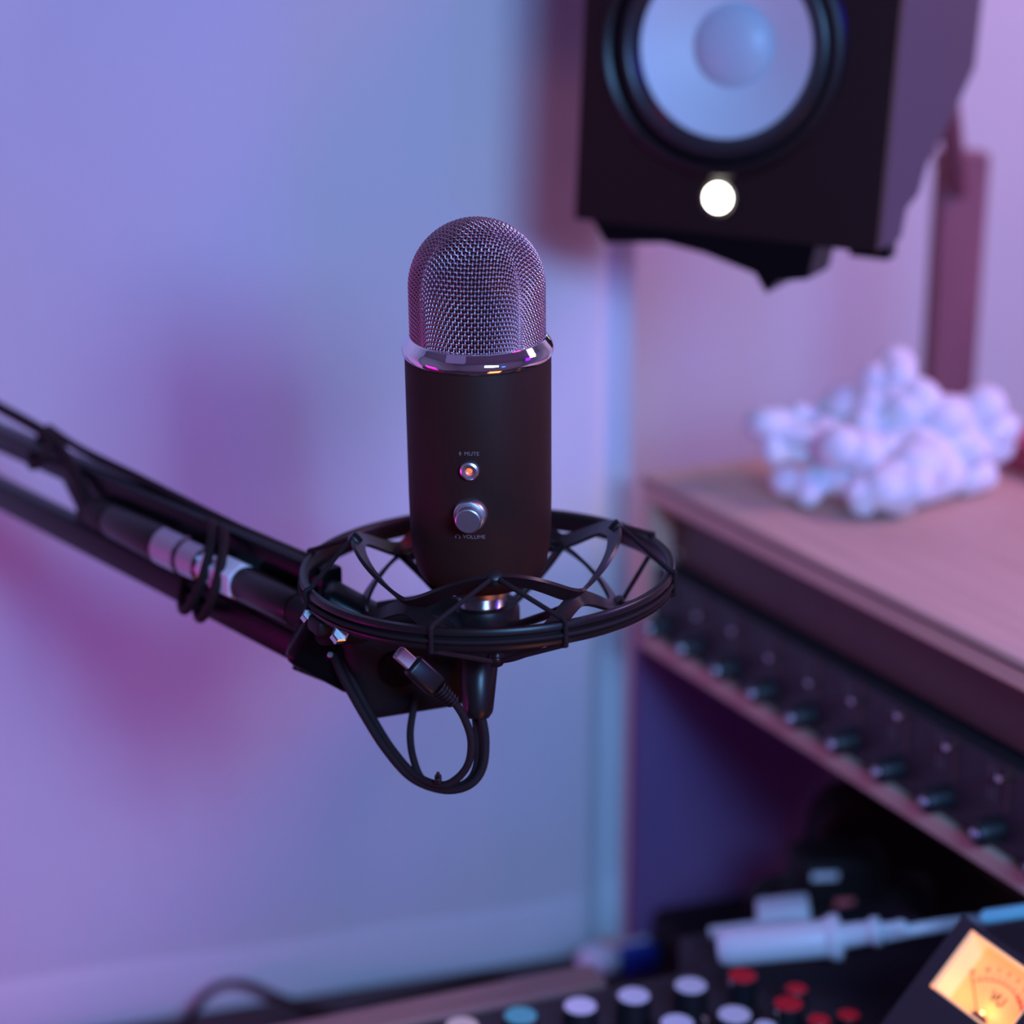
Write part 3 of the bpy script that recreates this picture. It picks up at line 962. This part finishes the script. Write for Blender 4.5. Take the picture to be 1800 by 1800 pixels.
# microphone lead lying along the top of the arm, then dropping to its plug
xl = thing('microphone_lead', 'black lead with chrome plug strapped along the boom arm', 'cable', P(340, 1000, 1.04))
def zp(px): return on_arm(px, 0) - 0.020
pl_ = [P(-60, 684, zp(-60)), P(0, 717, zp(0)), P(50, 744, zp(50)), P(88, 768, zp(88) - 0.002), P(112, 798, zp(110) - 0.003), P(138, 845, zp(138) - 0.003), P(158, 890, zp(158)), P(176, 905, zp(176))]
obj('wire', MB().tube(spline(pl_, 8), 0.0036, 12), 'cord', xl, world=True, smooth=60)
A = P(165, 898, zp(165)); B = P(560, 1088, zp(560) - 0.001)
PM = frame(A, (B - A), (0, 0, 1)) @ Matrix.Rotation(PI / 2, 4, 'Y')     # local z along the plug
LL = (B - A).length
def seg(name, t0, t1, r0, r1, m, n=32, sides=None):
    a, b = LL * t0, LL * t1
    e = (b - a) * 0.06
    obj(name, MB().lathe([(0, a), (r0 * 0.92, a), (r0, a + e), (r1, b - e), (r1 * 0.92, b), (0, b)], sides or n, PM), m, xl, world=True, smooth=30)
seg('plug_boot', 0.0, 0.10, 0.0075, 0.0098, 'soft_black')
seg('plug_sleeve', 0.10, 0.355, 0.0098, 0.0108, 'plastic')
seg('plug_shell', 0.355, 0.465, 0.0112, 0.0112, 'plug_chrome')
seg('plug_shell', 0.47, 0.55, 0.0106, 0.0106, 'plug_chrome')
seg('plug_tip', 0.55, 0.61, 0.0090, 0.0090, 'steel')
seg('hex_nut', 0.61, 0.705, 0.0108, 0.0108, 'white_plastic', sides=6)
seg('adapter_barrel', 0.705, 0.92, 0.0096, 0.0092, 'plastic')
seg('adapter_neck', 0.92, 0.975, 0.0082, 0.0070, 'soft_black')
# loose lead running up over the top bar
cab('cable', [P(85, 752, on_arm(85, 0)), P(140, 789, on_arm(140, 0)), P(240, 838, on_arm(240, 0)), P(350, 894, on_arm(350, 0)), P(460, 948, on_arm(460, 0)), P(545, 985, on_arm(545, 0))], 0.0026,
    'thin black cable lying along the top edge of the boom arm')
def wrap(px, top, bot, slant, name, label):
    z = zp(px)
    c = P((2 * px + slant) / 2, (top + bot) / 2, z + 0.010)
    hh = (P(px, top, z) - P(px, bot, z)).length / 2
    pts = []
    for i in range(32):
        a = 2 * PI * i / 32
        o = V((-(slant / FPX * z / 2) * math.cos(a), 0.0, hh * math.cos(a))) + V((0.25, -0.97, 0)) * 0.0245 * math.sin(a)
        pts.append(c + o)
    return tag(obj(name, MB().tube(pts, 0.0026, 10, closed=True), 'cord', smooth=60), label, 'cable tie', group=None)
wrap(376, 916, 1074, -60, 'elastic_tie', 'black elastic tie round the boom arm, left one of the two beside the silver nut')
wrap(396, 926, 1088, -52, 'elastic_tie', 'black elastic tie round the boom arm, right one of the two beside the silver nut')
wrap(92, 762, 815, -40, 'elastic_tie', 'black tie round the upper bar near the left edge')

# ------------------------------------------------------------------ USB leads under the ring
Zc = 0.915
us = thing('usb_lead', 'black lead hanging in a loop from a tapered plug under the microphone', 'cable', P(842, 1250, Zc))
obj('plug', MB().tube([P(842, 1128, 0.925), P(842, 1150, 0.92), P(840, 1210, Zc), P(840, 1245, Zc), P(840, 1252, Zc), P(840, 1262, Zc)], [0.0098, 0.0096, 0.0084, 0.0074, 0.0070, 0.0052], 24), 'plastic', us, world=True)
obj('wire', MB().tube(spline([P(846, 1255, Zc), P(853, 1300, Zc), P(848, 1350, Zc), P(824, 1380, Zc), P(780, 1388, Zc + .003), P(725, 1368, Zc + .008), P(680, 1320, Zc + .012), P(640, 1258, Zc + .016), P(605, 1195, Zc + .020), P(585, 1150, Zc + .024)], 10), 0.0021, 12), 'cord', us, world=True, smooth=60)
obj('zip_tie', MB().rbox((0, 0, 0), (0.0034, 0.006, 0.0034), 0.0008, frame(P(770, 1370, Zc + 0.001), (1, 0, 0), (0, 0, 1))).tube([P(770, 1374, Zc + 0.001), P(770, 1357, Zc)], [0.0016, 0.0007], 8), 'plastic', us, world=True)
mu = thing('micro_usb_lead', 'black lead with loose silver tipped plug dangling below the ring', 'cable', P(790, 1230, Zc))
ta, tb = P(722, 1166, 0.895), P(800, 1236, 0.905)
TM = frame(ta, (tb - ta), (0.2, -0.9, 0.4))
TL = (tb - ta).length
obj('plug_tip', MB().rbox((-0.0040, 0, 0), (0.0090, 0.0066, 0.0048), 0.0006, TM, 1).box((-0.0086, 0, 0), (0.0006, 0.0040, 0.0022), TM), 'tip_metal', mu, world=True)
obj('plug_body', MB().rbox((TL * 0.30, 0, 0), (TL * 0.60, 0.0110, 0.0078), 0.0022, TM, 3), 'plastic', mu, world=True)
rel = [(0, TL * 0.6)]
for i in range(6):
    z = TL * (0.6 + 0.065 * i); r = 0.0046 - 0.00022 * i
    rel += [(r, z), (r, z + TL * 0.035), (r - 0.0009, z + TL * 0.04), (r - 0.0009, z + TL * 0.06)]
rel += [(0.0022, TL), (0, TL)]
obj('strain_relief', MB().lathe(rel, 24, TM @ Matrix.Rotation(PI / 2, 4, 'Y')), 'plastic', mu, world=True)
obj('wire', MB().tube(spline([tb, P(816, 1262, 0.908), P(828, 1300, 0.910), P(824, 1340, 0.912), P(804, 1368, 0.914), P(775, 1380, 0.916), P(730, 1362, 0.922), P(690, 1318, 0.928), P(655, 1262, 0.934), P(622, 1200, 0.938), P(603, 1150, 0.942)], 10), 0.0019, 12), 'cord', mu, world=True, smooth=60)
cab('cable', [P(735, 1200, 0.940), P(727, 1245, 0.935), P(721, 1290, 0.930), P(727, 1335, 0.925), P(745, 1372, 0.921), P(790, 1384, 0.919), P(826, 1370, 0.919), P(840, 1330, 0.919), P(836, 1265, 0.921), P(834, 1220, 0.925)], 0.0018,
    'thin black cable looping straight down from the swivel head')

# ------------------------------------------------------------------ mixing console in front
ZC = 0.950                                    # height of the knob caps
ZP = ZC - 0.024                               # panel height
q0 = atz(760, 1795, ZP); q1 = atz(1182, 1711, ZP)
CD = (q1 - q0).normalized()
KC = frame(V((q0.x, q0.y, 0)), CD, (0, 0, 1)) # x along the rear rail, y away
con = thing('mixing_console', 'dark mixing console at the bottom edge with a wooden rear rail', 'mixer', KC @ Matrix.Translation((0.2, -0.15, DZ)))
CX0, CX1, CY0 = -0.30, 0.40, -0.30
obj('panel', MB().box(((CX0 + CX1) / 2, CY0 / 2, (DZ + ZP) / 2), (CX1 - CX0, -CY0, ZP - DZ), KC), 'gear', con, world=True, bevel=0.002)
obj('wooden_rail', MB().box(((CX0 + 0.115) / 2, 0.013, (DZ + ZP + 0.003) / 2), (0.115 - CX0, 0.026, ZP + 0.003 - DZ), KC), 'desk', con, world=True, bevel=0.003)
def knob(px, py, cap, r=0.0108, h=0.024):
    c = atz(px, py, ZC)
    m = Matrix.Translation((c.x, c.y, ZC - h))
    prof = [(0, 0.0005), (r * 1.22, 0.0005), (r * 1.20, 0.003), (r * 1.0, 0.005), (r * 0.97, h - 0.001), (r * 0.90, h - 0.0004), (0, h - 0.0004)]
    k = obj('knob', MB().lathe(prof, 36, m), 'knob_black', con, world=True)
    obj('knob_cap', MB().lathe([(0, h), (r * 0.84, h), (r * 0.90, h - 0.0006), (r * 0.90, h - 0.0012), (0, h - 0.0012)], 36, m), cap, k, world=True)
for px, py, c in ((812, 1802, 'cap_cream'), (915, 1784, 'cap_teal'), (1020, 1767, 'cap_white'), (1114, 1749, 'cap_white'), (1214, 1731, 'cap_white'),
                  (1190, 1797, 'cap_white'), (1291, 1782, 'cap_white'), (1305, 1714, 'cap_red'), (1386, 1763, 'cap_red')):
    knob(px, py, c, 0.0108 if c != 'cap_red' else 0.0095)
for px, py in ((1400, 1737), (1440, 1792), (1492, 1783), (1345, 1803)):
    knob(px, py, 'cap_red' if px != 1345 else 'cap_white', 0.0072, 0.012 if px == 1400 else 0.022)
for px, py in ((1286, 1728), (1366, 1780), (1240, 1790)):
    c = atz(px, py, ZC)
    m = Matrix.Translation((c.x, c.y, ZP))
    s_ = obj('toggle_switch', MB().lathe([(0, 0), (0.0045, 0), (0.0045, 0.003), (0.0018, 0.004), (0.0015, 0.018), (0.0024, 0.022), (0.0018, 0.0245), (0, 0.025)], 18, m), 'steel', con, world=True)

# things on the desk behind the console
RAILZ = ZP + 0.003
bb = RM.inverted() @ atz(1190, 1672, 0.80)
tag(obj('power_strip', MB().rbox((bb.x + 0.152, -0.052, DZ + 0.0195), (0.27, 0.055, 0.039), 0.004, RM), 'soft_black', smooth=40), 'black low box on the desk against the panel coloured as shaded wall', 'power supply')
c = P(1052, 1684, 1.36); cz0 = DZ
p_ = atz(1052, 1690, DZ + 0.012)
tag(obj('oval_case', MB().sphere((0, 0, 0.013), (0.0185, 0.012, 0.013), Matrix.Translation((p_.x, p_.y, DZ))), 'white_plastic', smooth=180), 'small white oval case on the desk left of the blue box', 'case')
p_ = atz(1122, 1688, DZ + 0.008)
tag(obj('box', MB().rbox((0, 0, 0.010), (0.030, 0.016, 0.020), 0.002, frame(V((p_.x, p_.y, DZ)), WD, (0, 0, 1))), 'blue'), 'small dark blue box on the desk beside the white oval case', 'box')
tag(obj('pen', MB().tube([atz(1085, 1668, DZ + 0.004), atz(1135, 1652, DZ + 0.004)], 0.0035, 12), 'white_plastic'), 'pale pen lying on the desk behind the blue box', 'pen')
# loose cable on the desk at the left
def dk(px, py, h=0.0032): return atz(px, py, DZ + h)
cab('cable', [dk(318, 1830), dk(332, 1795, .006), dk(360, 1752, .016), dk(395, 1730, .022), dk(440, 1732, .018), dk(500, 1757, .008), dk(560, 1778), dk(605, 1785), dk(650, 1772), dk(700, 1760), dk(780, 1738), dk(830, 1723), dk(870, 1720), dk(905, 1732)], 0.0032,
    'thin dark cable curling over the desk at the bottom left')

# ------------------------------------------------------------------ meter unit, turned like the rack
MZ = 1.04
TLc, BLc = P(1690, 1622, MZ + 0.01), P(1634, 1732, MZ)
vr = (RD).normalized()                        # to the meter's right, level
vu = (TLc - BLc); vu = (vu - vr * vu.dot(vr)); mh = vu.length; vu.normalize()
nn = vr.cross(vu)
if nn.dot(CAM - BLc) < 0: nn = -nn
VM = Matrix((vr, vu, nn)).transposed().to_4x4(); VM.translation = BLc     # x right, y up the face, z outwards
mw = 0.0600
mu_ = thing('meter_unit', 'black sloped meter unit with a glowing amber dial at the right corner', 'audio meter', V((BLc.x, BLc.y, DZ)))
def ring_plate(x0, x1, y0, y1, hx0, hx1, hy0, hy1, z0, z1):
    mb = MB()
    o = [(x0, y0), (x1, y0), (x1, y1), (x0, y1)]
    i = [(hx0, hy0), (hx1, hy0), (hx1, hy1), (hx0, hy1)]
    vs = [(x, y, z1) for x, y in o] + [(x, y, z1) for x, y in i] + [(x, y, z0) for x, y in o] + [(x, y, z0) for x, y in i]
    fs = []
    for k in range(4):
        l = (k + 1) % 4
        fs += [(k, l, 4 + l, 4 + k), (8 + k, 12 + k, 12 + l, 8 + l), (k, 8 + k, 8 + l, l), (4 + k, 4 + l, 12 + l, 12 + k)]
    return mb.add(vs, fs, VM)
obj('front_panel', ring_plate(-0.011, mw + 0.04, (ZP + 0.0015 - BLc.z + 0.0165 * nn.z) / vu.z, mh + 0.004, 0, mw, 0, mh, -0.016, 0.0), 'gear', mu_, world=True, bevel=0.0008)
# housing behind the panel: prism down to the console
pz = [V((-0.026, mh + 0.004, -0.016)), V((-0.026, -0.085, -0.016))]
a1, a2 = VM @ V((-0.011, mh + 0.003, -0.0165)), VM @ V((-0.011, (ZP + 0.0030 - BLc.z + 0.0165 * nn.z) / vu.z, -0.0165))
b1 = a1 - nn * 0.05; b1.z = a1.z - 0.012
b1 = V((a1.x, a1.y, 0)) + V((-nn.x, -nn.y, 0)).normalized() * 0.05; b1.z = a1.z - 0.004
zf = ZP + 0.0012
a2.z = max(a2.z, zf)
poly = [a1, a2, V((a2.x, a2.y, zf)), V((b1.x, b1.y, zf)), b1]
ext = vr * (mw + 0.051)
k = len(poly)
obj('housing', MB().add(poly + [p + ext for p in poly], [list(range(k)), list(range(2 * k - 1, k - 1, -1))] + [(i, (i + 1) % k, (i + 1) % k + k, i + k) for i in range(k)]), 'gear', mu_, world=True)
# dial
dl = obj('dial', MB().box((mw / 2, mh / 2, -0.0150), (mw, mh, 0.001), VM), 'meter_face', mu_, world=True)
mb = MB()
for c_, s_ in (((0.0017, mh / 2, -0.0075), (0.0034, mh, 0.014)), ((mw - 0.0006, mh / 2, -0.0075), (0.0012, mh, 0.014)), ((mw / 2, mh - 0.0006, -0.0075), (mw, 0.0012, 0.014)), ((mw / 2, 0.0006, -0.0075), (mw, 0.0012, 0.014))):
    mb.box(c_, s_, VM)
obj('inner_rim', mb, 'meter_wall', mu_, world=True)
pvx, pvy = mw * 0.5, -0.004
def arc(r, a0, a1, wd, n=24, z=-0.0143):
    vs, fs = [], []
    for i in range(n + 1):
        a = math.radians(a0 + (a1 - a0) * i / n)
        for rr_ in (r - wd / 2, r + wd / 2):
            vs.append((pvx + rr_ * math.sin(a), pvy + rr_ * math.cos(a), z))
    for i in range(n):
        fs.append((i * 2, i * 2 + 1, i * 2 + 3, i * 2 + 2))
    return MB().add(vs, fs, VM)
RA = mh * 0.76
s1 = arc(RA, -46, 18, 0.0005)
for i in range(12):
    a = math.radians(-46 + i * 8)
    p1 = V((pvx + RA * math.sin(a), pvy + RA * math.cos(a), -0.0142)); p2 = V((pvx + (RA + 0.003) * math.sin(a), pvy + (RA + 0.003) * math.cos(a), -0.0142))
    s1.tube([p1, p2], 0.0002, 5, mtx=VM)
obj('scale', s1, 'meter_ink', dl, world=True, smooth=0)
obj('red_band', arc(RA, 18, 46, 0.0016), 'meter_red', dl, world=True, smooth=0)
for s_, a in (('20', -46), ('10', -30), ('7', -18), ('5', -6), ('3', 6), ('0', 18), ('3', 46)):
    vs, fs = text_verts(s_, 0.0034, bold=0.0001)
    R_ = RA + 0.0058
    aa = math.radians(a)
    mt = VM @ Matrix.Translation((pvx + R_ * math.sin(aa), pvy + R_ * math.cos(aa), -0.0141)) @ Matrix.Rotation(-aa, 4, 'Z')
    obj('scale_number', MB().add(vs, fs, mt), 'meter_ink', dl, world=True, smooth=0)
vs, fs = text_verts('VU', 0.0082, bold=0.00016)
obj('lettering', MB().add(vs, fs, VM @ Matrix.Translation((mw * 0.5, mh * 0.42, -0.0141))), 'meter_ink', dl, world=True, smooth=0)
a = math.radians(-44)
obj('needle', MB().tube([V((pvx, 0.001, -0.012)), V((pvx + RA * 1.08 * math.sin(a), pvy + RA * 1.08 * math.cos(a), -0.012))], 0.00035, 6, mtx=VM), 'meter_ink', dl, world=True)
obj('pivot_cover', MB().prism([(pvx - 0.005, 0.001), (pvx + 0.005, 0.001), (pvx + 0.003, 0.0045), (pvx - 0.003, 0.0045)], -0.013, -0.009, VM, axis='z'), 'meter_ink', dl, world=True)
bl = obj('bulb', MB().sphere((mw * 0.5, 0.0052, -0.011), 0.0012, VM), 'bulb', dl, world=True)
obj('pane', MB().box((mw / 2, mh / 2, -0.0010), (mw - 0.001, mh - 0.001, 0.0008), VM), 'pane', mu_, world=True)
for fx in (0.5, 0.2, 0.8):
    pl2 = bpy.data.lights.new('meter_bulb', 'POINT')
    pl2.energy = 0.0045 if fx == 0.5 else 0.0014
    pl2.color = (1.0, 0.50, 0.16)
    pl2.shadow_soft_size = 0.002
    po = bpy.data.objects.new('meter_bulb_light', pl2)
    COL.objects.link(po)
    po.location = VM @ V((mw * fx, 0.0085, -0.0075))

# ------------------------------------------------------------------ white adapter and gear near the meter
def PZ(px, py, Z): return P(px, py, Z)
Zd = 1.213
ad = thing('usb_adapter', 'white cylindrical adapter with a white lead lying behind the red knobs', 'adapter', P(1370, 1670, Zd))
a, b = P(1262, 1668, Zd + 0.002), P(1462, 1648, Zd - 0.008)
AM = frame(a, b - a, (0, 0, 1)) @ Matrix.Rotation(PI / 2, 4, 'Y')
L = (b - a).length
obj('body', MB().lathe([(0, 0), (0.0085, 0.0), (0.0110, 0.003), (0.0117, 0.010), (0.0118, L - 0.004), (0.0110, L), (0, L)], 32, AM), 'white_plastic', ad, world=True)
obj('collar', MB().lathe([(0, L - 0.004), (0.0125, L - 0.004), (0.0150, L + 0.001), (0.0146, L + 0.005), (0.010, L + 0.007), (0, L + 0.007)], 32, AM), 'white_plastic', ad, world=True)
a2_, b2_ = P(1466, 1648, Zd - 0.012), P(1548, 1636, Zd - 0.02)
A2 = frame(a2_, b2_ - a2_, (0, 0, 1)) @ Matrix.Rotation(PI / 2, 4, 'Y')
L2 = (b2_ - a2_).length
obj('plug', MB().lathe([(0, 0), (0.0080, 0), (0.0072, L2 * 0.75), (0.0095, L2 * 0.85), (0.0088, L2), (0.0050, L2 + 0.001), (0.0046, L2 + 0.010), (0.0055, L2 + 0.012), (0.0040, L2 + 0.016), (0, L2 + 0.016)], 28, A2), 'white_plastic', ad, world=True)
obj('wire', MB().tube(spline([P(1555, 1645, Zd - 0.02), P(1620, 1632, Zd - 0.024), P(1690, 1622, Zd - 0.02), P(1740, 1617, Zd - 0.015), P(1900, 1592, Zd - 0.01)], 8), 0.0042, 12), 'white_plastic', ad, world=True)
# black box that carries the adapter
p_ = P(1400, 1690, 1.275)
zt = P(1370, 1700, Zd).z - 0.004
bx = KC.inverted() @ P(1400, 1690, 1.29)
zt = P(1390, 1625, 1.315).z - 0.0115
tag(obj('interface_box', MB().rbox((0, 0, (zt - DZ) / 2), (0.17, 0.07, zt - DZ), 0.003, frame(V((p_.x + 0.018, p_.y + 0.045, DZ)), CD, (0, 0, 1))), 'gear', smooth=40), 'black box on the desk beneath the white charger block', 'audio interface')
# white charger block with a flat strip behind the adapter
cb = P(1378, 1622, 1.32)
tag(obj('charger', MB().rbox((0, 0, 0), (0.036, 0.024, 0.022), 0.003, frame(P(1378, 1612, 1.315), (b - a), (0, 0, 1))), 'white_plastic', smooth=40), 'white charger block behind the white cylindrical adapter', 'charger')
tag(obj('stylus', MB().tube([P(1248, 1640, 1.315), P(1340, 1628, 1.31)], 0.0040, 12), 'white_plastic'), 'thin white stick lying left of the charger block', 'stick')
tag(obj('tube', MB().tube([P(1722, 1614, 1.10), P(1732, 1612, 1.10), P(1900, 1588, 1.09)], [0.002, 0.0044, 0.0044], 14), 'cyan_tube'), 'pale cyan tube above the glowing dial at the right edge', 'tube')

# black camera and bag under the rack
cm = thing('camera', 'black camera with a red label under the plywood case', 'camera', V((P(1480, 1600, 1.40).x, P(1480, 1600, 1.40).y, DZ)))
CMx = frame(P(1478, 1640, 1.385), (1, 0.10, 0), (0, 0, 1))
obj('body', MB().rbox((0, 0.02, 0.012), (0.066, 0.042, 0.090), 0.008, CMx), 'soft_black', cm, world=True, smooth=40)
obj('grip', MB().rbox((0.045, 0.02, 0.0), (0.05, 0.036, 0.064), 0.010, CMx), 'soft_black', cm, world=True, smooth=40)
obj('grey_label', MB().rbox((-0.014, -0.0012, 0.046), (0.019, 0.001, 0.006), 0.0004, CMx, 1), 'white_plastic', cm, world=True)
obj('red_label', MB().rbox((0.0015, -0.0012, 0.021), (0.014, 0.001, 0.013), 0.0004, CMx, 1), 'red_label', cm, world=True)
obj('white_label', MB().rbox((0.001, -0.0012, 0.010), (0.008, 0.001, 0.006), 0.0004, CMx, 1), 'white_plastic', cm, world=True)
obj('strap', MB().tube(spline([P(1405, 1550, 1.38), P(1370, 1548, 1.38), P(1335, 1562, 1.375), P(1322, 1600, 1.375), P(1330, 1640, 1.375), P(1360, 1652, 1.38), P(1410, 1640, 1.385)], 8), 0.0045, 12), 'soft_black', cm, world=True, smooth=60)
bagp = [(1400, 1760), (1418, 1540), (1440, 1455), (1470, 1420), (1530, 1404), (1600, 1428), (1700, 1500), (1830, 1580), (1830, 1760)]
BGo = P(1500, 1600, 1.47)
bg_n = V((0.0, 1, 0))
pts = [onplane(x, y, BGo, bg_n) for x, y in bagp]
pl2_ = [(p.x, (DZ + 0.001) if i_ in (0, len(pts) - 1) else p.z) for i_, p in enumerate(pts)]
tag(obj('equipment_bag', MB().prism(pl2_, BGo.y, BGo.y + 0.05), 'soft_black', bevel=0.006), 'black padded bag leaning under the plywood case behind the camera', 'bag')

cb_ = CMx.translation
tag(obj('equipment_case', MB().rbox((cb_.x + 0.02, cb_.y + 0.022, (DZ + cb_.z - 0.033) / 2), (0.13, 0.044, cb_.z - 0.033 - DZ), 0.002), 'soft_black', smooth=40), 'black case on the desk beneath the camera', 'case')
